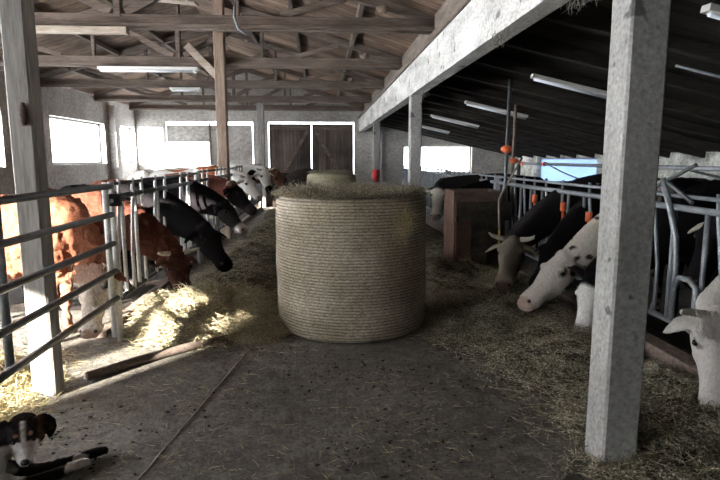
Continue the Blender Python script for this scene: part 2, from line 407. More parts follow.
# ------------------------------------------------------------------ posts and long beam
def conc_post(y, label, x0=1.43, w=.19, d=.2, h=2.6):
    m = MB(); c = .012; n = 14
    vs = []; ring = [(0, c), (c, 0), (w-c, 0), (w, c), (w, d-c), (w-c, d), (c, d), (0, d-c)]
    for i in range(n+1):
        z = h*i/n
        for (a, b) in ring:
            e = .006*noise.noise(V((a*9, b*9+y, z*6)))
            vs.append((x0+a+e, y+b+e, z))
    fs = [(i*8+k, i*8+(k+1) % 8, (i+1)*8+(k+1) % 8, (i+1)*8+k) for i in range(n) for k in range(8)]+[tuple(range(8)), tuple(n*8+k for k in range(8))]
    m.add(vs, fs)
    return tag(m.build('concrete_post', 'post_conc', origin=(x0+w/2, y+d/2, 0)), label, 'post')
conc_post(2.61, 'square concrete post nearest the camera, standing in the hay at right')
conc_post(9.15, 'square concrete post rising just behind the big round bale')
conc_post(15.7, 'small far concrete post nearest the boarded double doors')
bm_ = MB(); n = 60; vs = []
for i in range(n+1):
    y = YF + (YB-YF)*i/n
    for a, z in ((1.43, 2.6), (1.60, 2.6), (1.60, 3.08), (1.43, 3.08)):
        e = .006*noise.noise(V((a*7, y*2.1, z*5))); vs.append((a+e, y, z+e))
bm_.add(vs, [(i*4+k, i*4+(k+1) % 4, (i+1)*4+(k+1) % 4, (i+1)*4+k) for i in range(n) for k in range(4)]+[(0, 1, 2, 3), tuple(n*4+k for k in range(4))])
tag(bm_.build('concrete_beam', 'beam_conc', origin=(1.5, 9, 2.6)), 'long whitewashed concrete beam carried by the row of concrete posts', 'beam')
tag(MB().bar((1.46, YF, 3.13), (1.46, YB, 3.13), .12, .09).build('wall_plate', 'wood_y', origin=(1.46, 9, 3.09)), 'thin timber plate lying along the top of the concrete beam', 'timber')

def wood_post(x, y, w, h, m, label, brace=None):
    o = thing('wooden_post', (x, y, 0), label, 'post')
    MB().bar((x, y, 0), (x, y, h), w, w, (0, 1, 0)).build('shaft', m, o)
    if brace: 
        MB().bar((x-.06, y, 3.15), (x-.62, y, 3.72), .09, .14).build('knee_brace', 'wood_pale', o)
    return o
p0 = wood_post(-1.885, 3.79, .15, roof_l(-1.885)-.1, 'wood_grey', 'thick squared grey post behind the tubular gate at far left')
m = MB(); m.tube([(-1.85, 3.69, 1.94), (-1.86, 3.70, 1.86), (-1.85, 3.69, 1.80)], [.012, .03, .015], 8); m.build('knot', 'wood', p0)
wood_post(-1.93, 11.27, .2, roof_l(-1.93)-.1, 'wood_z', 'brown squared timber post with a knee brace, rising from the left feed fence', True)
wood_post(-1.95, 18.5, .22, 3.3, 'wood_grey', 'far pale post between the grey shutter and the double doors')

# ------------------------------------------------------------------ trusses
def truss(y, label):
    o = thing('roof_truss', (RX, y, 3.35), label, 'roof truss', 'roof trusses over the left side')
    MB().bar((XL, y, 3.44), (1.6, y, 3.44), .09, .2).build('tie_beam', 'wood', o)
    MB().bar((XL, y-.07, 3.39), (1.6, y-.07, 3.39), .05, .05).build('batten', 'wood', o)
    for sgn, xe in ((-1, XL), (1, 1.6)):
        MB().bar((RX, y, RZ-.09), (xe, y, roof_l(xe)-.09), .09, .14).build('rafter', 'wood', o)
    MB().bar((RX, y, 3.5), (RX, y, RZ-.15), .09, .12, (0, 1, 0)).build('king_post', 'wood', o)
    for s in (-1, 1):
        MB().bar((RX+s*.1, y, 3.56), (RX+s*1.45, y, roof_l(RX+1.45)-.2), .07, .11).build('strut', 'wood', o)
        MB().bar((RX+s*1.6, y+.01, 3.52), (RX+s*1.6, y+.01, roof_l(RX+1.6)-.15), .06, .09, (0, 1, 0)).build('hanger', 'wood', o)
        MB().bar((RX+s*2.2, y, 3.55), (RX+s*3.1, y, roof_l(RX+3.1)-.17), .05, .09).build('strut', 'wood', o)
    return o
names = ['out of view above the camera', 'first', 'nearest', 'second', 'third', 'fourth', 'farthest']
t0 = truss(8.2, 'weathered timber truss nearest the camera, with a metal strap hanging from it')
dup(t0, (RX, 4.85, 3.35), 'weathered timber truss almost overhead at the top edge of the picture')
dup(t0, (RX, 11.47, 3.35), 'second timber truss, tied to the brown post with the knee brace')
dup(t0, (RX, 14.75, 3.35), 'third timber truss, between the two smaller light fittings')
dup(t0, (RX, 18.3, 3.35), 'fourth timber truss, the last but one before the back wall')
dup(t0, (RX, 21.5, 3.35), 'farthest timber truss, right against the back wall')
# purlins under the boards
for i, x in enumerate((-6.2, -5.0, -3.9, -1.6, -.5, .6)):
    tag(MB().bar((x, YF, roof_l(x)-.075), (x, YB, roof_l(x)-.075), .08, .1).build('purlin', 'wood_y', origin=(x, 9, roof_l(x)-.1)),
        'long brown purlin running under the high roof boards to the back wall', 'purlin', 'purlins under the high roof')
# aisle rafters
prev = None
for i in range(22):
    y = -2.9+i*1.13
    if prev is None:
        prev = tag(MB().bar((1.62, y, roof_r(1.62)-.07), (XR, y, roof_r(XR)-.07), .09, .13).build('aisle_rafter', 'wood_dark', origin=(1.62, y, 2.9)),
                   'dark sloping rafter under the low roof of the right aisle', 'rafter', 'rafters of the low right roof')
    else:
        c = prev.copy(); COL.objects.link(c); c.location = (1.62, y, 2.9)
# diagonal loose boards
tag(MB().bar((-4.7, 9.6, 4.28), (-1.9, 9.2, 3.95), .2, .03).build('loose_board', 'wood_pale', origin=(-4, 9.5, 4)), 'pale loose board wedged slantwise above the nearest truss', 'board')
tag(MB().bar((-.6, 7.4, 3.75), (1.35, 7.2, 3.60), .22, .03).build('loose_board', 'boards', origin=(0, 7.4, 3.6)), 'brown loose board under the roof beside the concrete beam', 'board')

# strap
m = MB(); m.tube([(-1.15, 8.1, 3.72), (-1.17, 8.03, 3.5), (-1.12, 8.06, 3.34), (-1.02, 8.07, 3.28)], .018, 8)
tag(m.build('strap', 'galv', origin=(-1.15, 8.1, 3.3)), 'bent pale metal strap hanging on the nearest truss', 'strap')

# ------------------------------------------------------------------ light fittings
def fitting(x0, x1, y, z, label):
    o = thing('strip_light', ((x0+x1)/2, y, z), label, 'light', 'strip lights under the left trusses')
    MB().box(x0, x1, y-.09, y+.09, z+.02, z+.07).build('housing', 'fixture', o)
    m = MB(); m.tube([(x0+.08, y-.04, z), (x1-.08, y-.04, z)], .018, 10); m.build('tube', 'tube', o)
    m = MB(); m.tube([(x0+.08, y+.04, z), (x1-.08, y+.04, z)], .018, 10); m.build('tube', 'tube', o)
    m = MB()
    for x in (x0+.06, x1-.06): m.box(x-.02, x+.02, y-.07, y+.07, z-.02, z+.03)
    m.build('lamp_holder', 'fixture', o)
fitting(-4.2, -2.35, 11.27, 3.24, 'long double strip light hanging under the second truss beside the brown post')
fitting(-3.75, -3.0, 14.6, 3.26, 'short strip light under the third truss, smallest of the pale fittings')
tag(MB().bar((-4.7, 8.08, 3.30), (-2.6, 8.08, 3.30), .12, .09).build('pale_board', 'wood_pale', origin=(-3.6, 8.1, 3.25)), 'pale board fixed under the nearest truss', 'board')
def aisle_light(y, label, x0=2.66, x1=3.85):
    z0, z1 = roof_r(x0)-.2, roof_r(x1)-.2
    o = thing('strip_light', (x0, y, z0), label, 'light', 'strip lights under the right aisle roof')
    MB().bar((x0, y, z0+.04), (x1, y, z1+.04), .10, .05).build('housing', 'fixture', o)
    m = MB(); m.tube([(x0+.03, y, z0), (x1-.03, y, z1)], .02, 10); m.build('tube', 'tube', o)
    return o
a0 = aisle_light(7.15, 'white strip light in the right aisle, touching the left side of the big near post')
for y, l in ((3.9, 'end of a white strip light at the top right corner of the picture'),
             (10.5, 'second white strip light down the dark right aisle'),
             (13.8, 'third white strip light down the right aisle, above the bright window'),
             (17.0, 'farthest white strip light down the right aisle')):
    dup(a0, (2.66, y, a0.location.z), l, 'strip lights under the right aisle roof')
m = MB(); m.tube([(3.4, 5.35, roof_r(3.4)-.15), (6.2, 5.35, roof_r(6.2)-.15)], .014, 8)
tag(m.build('conduit', 'galv', origin=(3.4, 5.3, 2)), 'thin pale conduit under the low roof right of the big post', 'pipe')

# mud nests
def nest(x, y, z, label):
    m = MB(); m.lathe((x, y, z), [(.02, 0), (.055, .015), (.08, .05), (.085, .09), (.07, .11), (.05, .09)], 16, .5)
    tag(m.build('mud_nest', 'mud', origin=(x, y, z)), label, 'nest')
nest(.85, 7.99, 3.55, 'round mud nest high on the nearest truss, by the top of the picture')
nest(.85, 11.37, 3.52, 'mud nest on the second truss right of centre')
nest(.75, 14.64, 3.50, 'smallest mud nest, on the third truss')

# ------------------------------------------------------------------ gate at left
GX = -1.75
g = thing('tubular_gate', (GX, 1.2, 0), 'galvanised tubular steel gate with five rails at the left edge', 'gate')
for z in (1.37, 1.135, .89, .655, .42):
    m = MB(); m.tube([(GX, 1.2, z), (GX, 4.78, z)], .024, 12); m.build('rail', 'galv_dark', g)
for y, mm in ((1.2, 'galv'), (3.2, 'galv'), (4.78, 'galv_lit')):
    m = MB(); m.tube([(GX-.045, y, .38), (GX-.045, y, 1.36)], .026, 12); m.build('upright', mm, g)
m = MB(); m.box(GX-.09, GX+.05, 4.80, 4.88, 1.20, 1.30); m.tube([(GX+.03, 4.7, 1.25), (GX+.03, 5.0, 1.25)], .02, 8); m.build('latch', 'black', g)

# ------------------------------------------------------------------ feed fences
def fence(y0, y1, x, z1, z2, necks, label, cat_group, mbar, mrail, zb=.32, clip=False, legs=None):
    o = thing('feed_fence', (x, y0, 0), label, 'fence', cat_group)
    m = MB(); m.tube([(x, y0, z1), (x, y1, z1)], .026, 10); m.build('top_rail', mrail, o)
    m = MB(); m.tube([(x, y0, z2), (x, y1, z2)], .016, 10); m.build('lock_rail', mrail, o)
    m = MB(); m.tube([(x, y0, zb), (x, y1, zb)], .024, 10); m.build('bottom_rail', mrail, o)
    for y in (y0+.03, y1-.03):
        m = MB(); m.tube([(x, y, 0), (x, y, z2+.02)], .032, 10); m.build('post', mbar, o)
    k = 0; y = y0+.2
    while y < y1-.1:
        if not any(abs(y-n_) < (.16 if x < 0 else .10) for n_ in necks):
            m = MB()
            if k % 2: m.tube([(x, y, zb), (x, y, z1)], .019, 8); nm = 'bar'
            else:
                q = .10 if not any(abs(y+.1-n_) < .17 for n_ in necks) else 0
                m.tube([(x+.01, y, zb), (x+.01, y, .72), (x+.01, y+q, z1), (x+.01, y+q*1.1, z2+.04)], .017, 8); nm = 'locking_bar'
            m.build(nm, mbar, o)
        k += 1; y += .19
    return o
LN = [5.02, 6.15, 7.2, 8.35, 9.5, 12.0, 13.5, 14.6]
RN = [3.3, 4.0, 4.65, 5.28, 5.92, 6.55, 9.1, 9.75]
FL, FR = -1.88, 2.75
fence(5.0, 8.6, FL, 1.25, 1.37, LN, 'left feed fence length next to the tubular gate', 'left feed fence', 'galv_lit', 'galv_dark')
fence(8.65, 12.2, FL, 1.26, 1.39, LN, 'left feed fence length in front of the brown timber post', 'left feed fence', 'galv_lit', 'galv_dark')
fence(12.25, 17.5, FL, 1.27, 1.40, LN, 'farthest left feed fence length, towards the grey shutter', 'left feed fence', 'galv', 'galv_dark')
fence(1.9, 4.9, FR, 1.22, 1.31, RN, 'right feed fence length behind and right of the big near post', 'right feed fence', 'galv', 'galv')
fence(4.95, 8.6, FR, 1.22, 1.31, RN, 'right feed fence length between the wooden bin and the big near post, with orange sleeves', 'right feed fence', 'galv', 'galv')
fence(8.65, 12.2, FR, 1.22, 1.31, RN, 'right feed fence length behind the wooden bin', 'right feed fence', 'galv', 'galv')
fence(12.25, 19.0, FR, 1.24, 1.33, RN, 'far right feed fence length of pale bars below the bright window', 'right feed fence', 'galv', 'galv')
# short doubled uprights where gate and fence meet
m = MB(); m.tube([(-1.80, 4.93, 0), (-1.80, 4.93, 1.4)], .026, 12)
tag(m.build('pipe_post', 'galv_lit', origin=(-1.8, 4.93, 0)), 'pipe post coloured as if sunlit where the gate meets the left feed fence', 'post')
m = MB(); m.tube([(-1.95, 5.2, 1.34), (-4.2, 9.5, 1.43)], .016, 8); m.tube([(-1.95, 5.2, 1.22), (-4.2, 9.5, 1.33)], .016, 8)
m.tube([(-4.2, 9.5, 0), (-4.2, 9.5, 1.45)], .025, 8)
# kerbs
kb = MB(); kb.box(2.55, 2.70, 1.0, 19, 0, .16); tag(kb.build('kerb', 'mud', origin=(2.6, 9, 0)), 'low concrete kerb under the right feed fence', 'kerb')
kb = MB(); kb.box(-2.04, -1.95, 5.0, 18, 0, .06); tag(kb.build('kerb', 'mud', origin=(-2, 9, 0)), 'low dirty kerb under the left feed fence', 'kerb')
# orange sleeves
for y, z, l in ((7.1, 1.08, 'orange sleeve on a fence bar, farthest of three left of the big post'), (6.23, 1.05, 'orange sleeve on a fence bar, middle of three left of the big post'), (5.6, 1.0, 'orange sleeve on a fence bar, right against the big post')):
    m = MB(); m.tube([(FR, y, z-.05), (FR, y, z+.05)], .034, 10); m.tube([(FR, y, .4), (FR, y, z)], .015, 8)
    tag(m.build('bar_sleeve', 'orange', origin=(FR, y, z-.05)), l, 'sleeve')

# ------------------------------------------------------------------ pipes and poles at the right fence
m = MB(); m.tube([(3.3, 2.0, 1.51), (3.3, 9.4, 1.51)], .022, 10)
o = thing('water_pipe', (3.3, 2, 1.51), 'grey water pipe running level above the right feed fence', 'pipe'); m.build('pipe', 'galv', o)
for y in (6.2, 8.2, 9.1): m = MB(); m.tube([(3.3, y-.03, 1.51), (3.3, y+.03, 1.51)], .034, 10); m.build('clamp', 'orange', o)
for y in (2.4, 6.0, 9.3):
    m = MB(); m.tube([(3.3, y, 0), (3.3, y, 1.5)], .03, 10); m.build('support', 'galv_dark', o)
m = MB(); m.tube([(2.55, 7.73, 0), (2.56, 7.73, 1.2), (2.58, 7.75, roof_r(2.58)-.14)], .024, 10)
o = thing('steel_pole', (2.55, 7.7, 0), 'thin dark steel pole rising from the right fence up to the low roof', 'pole'); m.build('pole', 'galv_dark', o)
m = MB(); m.ball((2.55, 7.70, 1.72), .075, 1.1, .6, .75); m.build('insulator', 'orange', o)
m = MB(); m.tube([(2.74, 8.0, 0), (2.76, 8.0, 2.35)], .022, 10)
o = thing('steel_pole', (2.74, 8.0, 0), 'shorter rusty pole right beside the tall one at the wooden bin', 'pole'); m.build('pole', 'wood', o)
m = MB(); m.ball((2.76, 7.98, 1.56), .05, 1.5, .6, .8); m.build('insulator', 'orange', o)
m = MB(); m.tube([(2.72, 7.55, 1.60), (2.58, 7.5, 1.38), (2.42, 7.42, 1.13), (2.36, 7.36, 1.05), (2.36, 7.34, .9), (2.37, 7.33, .62)], .014, 8)
o = thing('goad_rope', (2.37, 7.33, .3), 'grey rope with a thin yellow handle hanging in front of the wooden bin', 'rope'); m.build('rope', 'rope', o)
m = MB(); m.tube([(2.37, 7.33, .64), (2.375, 7.33, .3)], .015, 8); m.build('handle', 'yellow', o)
def sag(p, q, s, n=14):
    p, q = V(p), V(q); return [p.lerp(q, i/n)-V((0, 0, s*4*(i/n)*(1-i/n))) for i in range(n+1)]
m = MB(); m.tube(sag((3.25, 8.0, 1.52), (3.25, 5.9, 1.28), .06), .01, 6)
tag(m.build('hose', 'galv', origin=(3.25, 7, 1.3)), 'thin grey hose sagging below the water pipe left of the big post', 'hose')
m = MB(); m.tube(sag((3.35, 5.0, 1.5), (3.6, 3.0, 1.36), .06), .012, 6)
tag(m.build('hose', 'black', origin=(3.4, 4, 1.3)), 'dark cable sagging below the water pipe right of the big post', 'hose')
# lever assembly right of the post
o = thing('lock_lever', (2.72, 4.35, 1.2), 'bent steel locking lever standing up on the fence right of the big post', 'lever')
m = MB(); m.tube([(2.70, 4.30, 1.44), (2.71, 4.2, 1.22), (2.70, 4.08, 1.0), (2.70, 4.05, .8), (2.70, 4.06, .35)], .024, 10); m.build('lever_arm', 'galv', o)
m = MB(); m.tube([(2.72, 4.6, 1.30), (2.72, 4.28, 1.42), (2.72, 3.95, 1.27)], .016, 8); m.tube([(2.72, 4.28, 1.42), (2.76, 4.0, 1.55)], .016, 8); m.build('linkage', 'galv_dark', o)
m = MB(); m.tube([(2.70, 4.06, .60), (2.70, 3.99, .70), (2.70, 3.88, .71), (2.70, 3.80, .66), (2.70, 3.79, .35)], .024, 10); m.build('neck_loop', 'galv', o)

# ------------------------------------------------------------------ wooden bin
bx0, bx1, by0, by1, bh = 1.86, 2.5, 7.65, 8.35, 1.14
o = thing('feed_bin', (2.2, 8, 0), 'tall reddish wooden bin made of boards, standing between the round bale and the right fence', 'bin')
for i, (x, m_) in enumerate(((bx0, 'crate_red'), (bx0+.22, 'crate_dark'), (bx0+.44, 'crate_dark'))):
    MB().box(x, x+.21, by0, by0+.03, .0, .80).build('front_board', m_, o)
MB().box(bx0+.04, bx1+.12, by0-.035, by0-.005, .74, 1.0).build('cross_board', 'crate_dark', o)
MB().box(bx0-.05, bx1, by0-.02, by0+.02, 1.0, bh).build('top_board', 'crate_pale', o)
MB().box(bx0-.05, bx0-.01, by0-.03, by0+.06, .70, bh).build('corner_post', 'crate_pale', o)
MB().box(bx0-.02, bx0+.01, by0+.03, by1, 0, bh).build('side_board', 'crate_red', o)
MB().box(bx1, bx1+.03, by0+.03, by1, 0, bh).build('side_board', 'crate_dark', o)
MB().box(bx0, bx1, by1, by1+.03, 0, bh).build('back_board', 'crate_pale', o)

# ------------------------------------------------------------------ bales
def bale(x, y, r, h, m, label, rings=90):
    o = thing('round_bale', (x, y, 0), label, 'bale', None)
    prof = [(r*.93, 0), (r*.985, .02)]
    for i in range(rings+1):
        z = .05+(h-.1)*i/rings
        bul = 1+.012*math.sin(math.pi*z/h)
        prof.append((r*bul+.0035*math.cos(i*math.pi), z))
    prof += [(r*.97, h-.03), (r*.9, h-.005), (r*.5, h+.01), (.05, h+.012)]
    b = MB(); b.lathe((x, y, 0), prof, 128, .012); b.build('wrapped_hay', m, o)
    return o
b1 = bale(.275, 5.36, .71, 1.26, 'bale', 'large round hay bale standing on end in the middle of the aisle, wound with string')
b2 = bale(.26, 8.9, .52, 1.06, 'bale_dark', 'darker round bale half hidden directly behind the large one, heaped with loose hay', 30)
b3 = bale(.2, 12.2, .53, 1.27, 'bale_pale', 'small pale round bale farthest down the aisle', 40)

# straw strands
def strands(pts, dirs, L, rad, bend=.25):
    n = len(pts); k = 4
    pts = np.asarray(pts); dirs = np.asarray(dirs); dirs = dirs/np.linalg.norm(dirs, axis=1)[:, None]
    ref = rng.normal(size=(n, 3)); s = np.cross(dirs, ref); s /= np.linalg.norm(s, axis=1)[:, None]; u = np.cross(dirs, s)
    L = np.asarray(L)[:, None]; out = []
    for i in range(k):
        t = i/(k-1)-.5
        c = pts+dirs*L*t+u*L*bend*(.25-t*t)*rng.uniform(.2, 1.6, (n, 1))
        rr = rad*(1 if 0 < i < k-1 else .6)
        for a in range(3):
            x = 2*math.pi*a/3; out.append(c+(s*math.cos(x)+u*math.sin(x))*rr)
    vs = np.stack(out, 1)  # n, 12, 3
    f = []
    for i in range(k-1):
        for a in range(3): f.append((i*3+a, i*3+(a+1) % 3, (i+1)*3+(a+1) % 3, (i+1)*3+a))
    f = np.array(f); fs = (f[None]+(np.arange(n)*12)[:, None, None]).reshape(-1, 4)
    return vs.reshape(-1, 3), fs
def strand_obj(name, m, V_, F_, parent=None, org=(0, 0, 0)):
    me = bpy.data.meshes.new(name); V_ = V_-np.array(org)
    me.vertices.add(len(V_)); me.vertices.foreach_set('co', V_.astype(np.float32).ravel())
    me.loops.add(F_.size); me.loops.foreach_set('vertex_index', F_.astype(np.int32).ravel())
    me.polygons.add(len(F_)); me.polygons.foreach_set('loop_start', np.arange(0, F_.size, 4, dtype=np.int32))
    me.update(calc_edges=True); me.materials.append(MT[m])
    o = bpy.data.objects.new(name, me); COL.objects.link(o)
    if parent: o.parent = parent
    else: o.location = org
    return o
# loose hay on the bale tops and fuzz on the flanks
def topper(b, r, h, n, hump=.06):
    x, y = b.location.x, b.location.y
    a = rng.uniform(0, 2*math.pi, n); q = np.sqrt(rng.uniform(0, 1, n))*r*1.0
    hm = np.array([noise.noise(V((math.cos(i)*j*4+x, math.sin(i)*j*4+y, 0))) for i, j in zip(a, q)])
    z = h+.01+rng.uniform(0, 1, n)*hump*(1+1.3*hm)+.0
    P = np.stack([x+q*np.cos(a), y+q*np.sin(a), z], 1); D = rng.normal(size=(n, 3))*[1, 1, .35]
    v_, f_ = strands(P, D, rng.uniform(.05, .2, n), .0022, .6)
    o = strand_obj('loose_hay', 'hay', v_, f_, b, tuple(b.location)); o['kind'] = 'stuff'
topper(b1, .71, 1.26, 6000, .035); topper(b2, .5, 1.05, 4000, .10); topper(b3, .5, 1.27, 800, .03)
n = 3500; a = rng.uniform(0, 2*math.pi, n); z = rng.uniform(.02, 1.24, n)
P = np.stack([.275+.719*np.cos(a), 5.36+.719*np.sin(a), z], 1)
D = np.stack([-np.sin(a), np.cos(a), rng.normal(size=n)*.5], 1)+rng.normal(size=(n, 3))*.12
v_, f_ = strands(P, D, rng.uniform(.03, .09, n), .0013, .3); o = strand_obj('stray_stalks', 'hay', v_, f_, b1, tuple(b1.location)); o['kind'] = 'stuff'
n = 70; P = np.stack([rng.normal(.68, .045, n), 4.735+rng.uniform(-.03, .03, n), rng.normal(1.04, .06, n)], 1)
D = rng.normal(size=(n, 3))*[1, .3, 1.3]
v_, f_ = strands(P, D, rng.uniform(.08, .24, n), .0032, .8); o = strand_obj('hay_tuft', 'straw', v_, f_, b1, tuple(b1.location)); o['kind'] = 'stuff'

# heaps
def heap(name, label, blobs, n, m='hay', z0=.0, L=(.06, .22), rad=.0022, res=.05, seed=0, under='hay_under'):
    """blobs: (x, y, rx, ry, height)"""
    xs = [b[0]-b[2]*1.15 for b in blobs]+[b[0]+b[2]*1.15 for b in blobs]; ys = [b[1]-b[3]*1.15 for b in blobs]+[b[1]+b[3]*1.15 for b in blobs]
    x0, x1, y0, y1 = min(xs), max(xs), min(ys), max(ys)
    def hgt(x, y):
        h = 0
        for bx, by, rx, ry, hh in blobs:
            d = ((x-bx)/rx)**2+((y-by)/ry)**2
            if d < 1: h = max(h, hh*(1-d)**.8) if h == 0 else h+hh*(1-d)**.8*.5
        if h > 0: h *= 1+.55*noise.noise(V((x*5, y*5, seed)))+.3*noise.noise(V((x*14, y*14, seed)))
        return h
    nx, ny = int((x1-x0)/res)+1, int((y1-y0)/res)+1; m_ = MB(); g = {}; vs = []; fs = []
    for i in range(nx+1):
        for j in range(ny+1):
            x, y = x0+i*res, y0+j*res; h = hgt(x, y); g[i, j] = (len(vs), h); vs.append((x, y, h-.012 if h <= 0 else h*.9))
    for i in range(nx):
        for j in range(ny):
            q = [g[i, j], g[i+1, j], g[i+1, j+1], g[i, j+1]]
            if any(k[1] > .004 for k in q): fs.append(tuple(k[0] for k in q))
    used = sorted({k for f in fs for k in f}); mp = {k: i for i, k in enumerate(used)}
    vs = [vs[k] for k in used]; fs = [tuple(mp[k] for k in f) for f in fs]
    cx, cy_ = (x0+x1)/2, (y0+y1)/2
    o = thing(name, (cx, cy_, 0), label, 'hay')
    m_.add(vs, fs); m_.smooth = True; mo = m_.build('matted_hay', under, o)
    P = []; k = 0
    while len(P) < n and k < n*8:
        k += 1; x, y = random.uniform(x0, x1), random.uniform(y0, y1); h = hgt(x, y)
        if h > .008: P.append((x, y, h*random.uniform(.88, 1.03)+.012))
    # thin fringe round the edge
    for _ in range(n//6):
        b = random.choice(blobs); aa = random.uniform(0, 6.283); q = random.uniform(.9, 1.35)
        P.append((b[0]+b[2]*q*math.cos(aa), b[1]+b[3]*q*math.sin(aa), random.uniform(.003, .02)))
    P = np.array(P); D = rng.normal(size=(len(P), 3))*[1, 1, .3]
    v_, f_ = strands(P, D, rng.uniform(L[0], L[1], len(P)), rad, .5)
    v_[:, 2] = np.maximum(v_[:, 2], .001)
    so = strand_obj('loose_hay', m, v_, f_, o, tuple(o.location))
    o['kind'] = 'stuff'; mo['kind'] = 'stuff'; so['kind'] = 'stuff'
    return o
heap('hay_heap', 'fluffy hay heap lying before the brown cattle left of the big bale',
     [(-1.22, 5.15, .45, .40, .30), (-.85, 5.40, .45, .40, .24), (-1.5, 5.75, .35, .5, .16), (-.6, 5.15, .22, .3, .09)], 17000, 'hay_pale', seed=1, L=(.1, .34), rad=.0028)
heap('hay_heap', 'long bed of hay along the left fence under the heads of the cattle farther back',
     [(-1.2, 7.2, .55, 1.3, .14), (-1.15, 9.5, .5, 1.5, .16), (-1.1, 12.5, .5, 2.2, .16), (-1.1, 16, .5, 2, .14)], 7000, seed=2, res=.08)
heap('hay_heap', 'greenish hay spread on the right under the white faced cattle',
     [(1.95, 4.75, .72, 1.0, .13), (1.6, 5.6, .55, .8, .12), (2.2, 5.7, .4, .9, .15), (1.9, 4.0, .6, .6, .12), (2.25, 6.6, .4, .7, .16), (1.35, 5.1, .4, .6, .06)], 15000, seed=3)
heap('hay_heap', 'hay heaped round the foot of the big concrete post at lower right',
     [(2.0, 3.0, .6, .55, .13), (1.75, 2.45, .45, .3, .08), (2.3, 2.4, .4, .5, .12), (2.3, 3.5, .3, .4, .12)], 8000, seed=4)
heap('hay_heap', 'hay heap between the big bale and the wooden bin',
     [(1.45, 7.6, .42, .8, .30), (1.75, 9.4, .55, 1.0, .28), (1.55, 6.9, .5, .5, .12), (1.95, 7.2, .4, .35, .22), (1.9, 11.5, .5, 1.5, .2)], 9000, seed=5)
heap('straw_litter', 'sunlit straw bedding behind the tubular gate',
     [(-2.5, 3.6, .5, .9, .05), (-2.9, 2.6, .8, 1.2, .05), (-3.6, 3.9, 1.1, 1.2, .05), (-2.2, 3.3, .35, 1.0, .04)], 11000, 'straw', seed=6, under='litter')
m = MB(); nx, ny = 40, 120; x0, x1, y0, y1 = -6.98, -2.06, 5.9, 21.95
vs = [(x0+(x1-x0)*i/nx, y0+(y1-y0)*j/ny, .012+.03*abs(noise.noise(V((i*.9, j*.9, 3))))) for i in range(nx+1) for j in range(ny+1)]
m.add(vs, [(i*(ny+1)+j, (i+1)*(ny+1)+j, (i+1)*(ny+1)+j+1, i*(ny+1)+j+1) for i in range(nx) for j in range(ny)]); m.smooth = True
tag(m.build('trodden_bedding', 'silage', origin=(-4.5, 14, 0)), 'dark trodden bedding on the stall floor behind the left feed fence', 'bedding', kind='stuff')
# chaff scattered over the floor
n = 9000; P = np.stack([rng.uniform(-2.0, 2.6, n), 1.6+rng.power(1.2, n)*10, rng.uniform(.002, .007, n)], 1)
keep = np.array([noise.noise(V((p[0]*1.3, p[1]*1.3, 4)))+.35*rng.uniform(-1, 1) + .14*abs(p[0]) > .0 for p in P]); P = P[keep]
D = rng.normal(size=(len(P), 3))*[1, 1, .03]
v_, f_ = strands(P, D, rng.uniform(.015, .09, len(P)), .0014, .25); v_[:, 2] = np.maximum(v_[:, 2], .0005)
tag(strand_obj('scattered_straw', 'straw', v_, f_), 'short stalks of straw scattered all over the aisle floor', 'straw', kind='stuff')

def clods(n, xr, yr, r0, r1):
    m = MB(); g = (1+5**.5)/2
    base = [(-1, g, 0), (1, g, 0), (-1, -g, 0), (1, -g, 0), (0, -1, g), (0, 1, g), (0, -1, -g), (0, 1, -g), (g, 0, -1), (g, 0, 1), (-g, 0, -1), (-g, 0, 1)]
    fc = [(0, 11, 5), (0, 5, 1), (0, 1, 7), (0, 7, 10), (0, 10, 11), (1, 5, 9), (5, 11, 4), (11, 10, 2), (10, 7, 6), (7, 1, 8), (3, 9, 4), (3, 4, 2), (3, 2, 6), (3, 6, 8), (3, 8, 9), (4, 9, 5), (2, 4, 11), (6, 2, 10), (8, 6, 7), (9, 8, 1)]
    for _ in range(n):
        x, y = random.uniform(*xr), yr[0]+(yr[1]-yr[0])*random.random()**1.5
        if noise.noise(V((x*1.1, y*1.1, 9))) < random.uniform(-.25, .3): continue
        r = random.uniform(r0, r1)/1.9; j = [random.uniform(.6, 1.3) for _ in range(12)]; sx = random.uniform(.8, 1.8)
        m.add([(x+a*r*q*sx, y+b*r*q, r*.6+c*r*q*.6) for (a, b, c), q in zip(base, j)], fc)
    return m
tag(clods(3800, (-1.7, 2.5), (1.6, 9.0), .003, .011).build('dirt_clods', 'silage'), 'small dark crumbs of dirt strewn over the aisle floor', 'dirt', kind='stuff')
for x, y, l in ((1.58, 3.5, 'tuft of cobwebby straw under the concrete beam close to the big post'), (1.45, 4.6, 'wisp of straw hanging along the middle of the concrete beam'), (1.56, 8.7, 'wisp of straw hanging where the second post meets the beam')):
    n = 40; P = np.stack([rng.normal(x, .03, n), rng.normal(y, .12, n), 2.585-rng.uniform(0, .06, n)], 1)
    v_, f_ = strands(P, rng.normal(size=(n, 3))*[.4, .6, 1.2], rng.uniform(.06, .14, n), .0018, .7)
    tag(strand_obj('straw_wisp', 'rope', v_, f_, None, (x, y, 2.6)), l, 'straw', kind='stuff')
m = MB(); m.tube([(-1.72, 4.0, .035), (-1.45, 4.30, .035), (-1.1, 4.62, .035), (-.85, 4.8, .035)], [.03, .035, .035, .03], 12)  # dark rounded strip laid along a dark band on the floor
tag(m.build('dark_floor_strip', 'wood', origin=(-1.3, 4.4, 0)), 'dark rounded strip lying on the floor between the gate and the fluffy hay heap', 'pole')
m = MB(); pts = [(-1.0+.38*i/24+.012*noise.noise(V((i*.7, 0, 0))), 2.3+2.35*i/24, .004) for i in range(25)]
m.tube(pts, .0025, 5); tag(m.build('baling_twine', 'twine', origin=(-.9, 3, 0)), 'thin pale twine lying straight along the floor left of the big bale', 'twine')
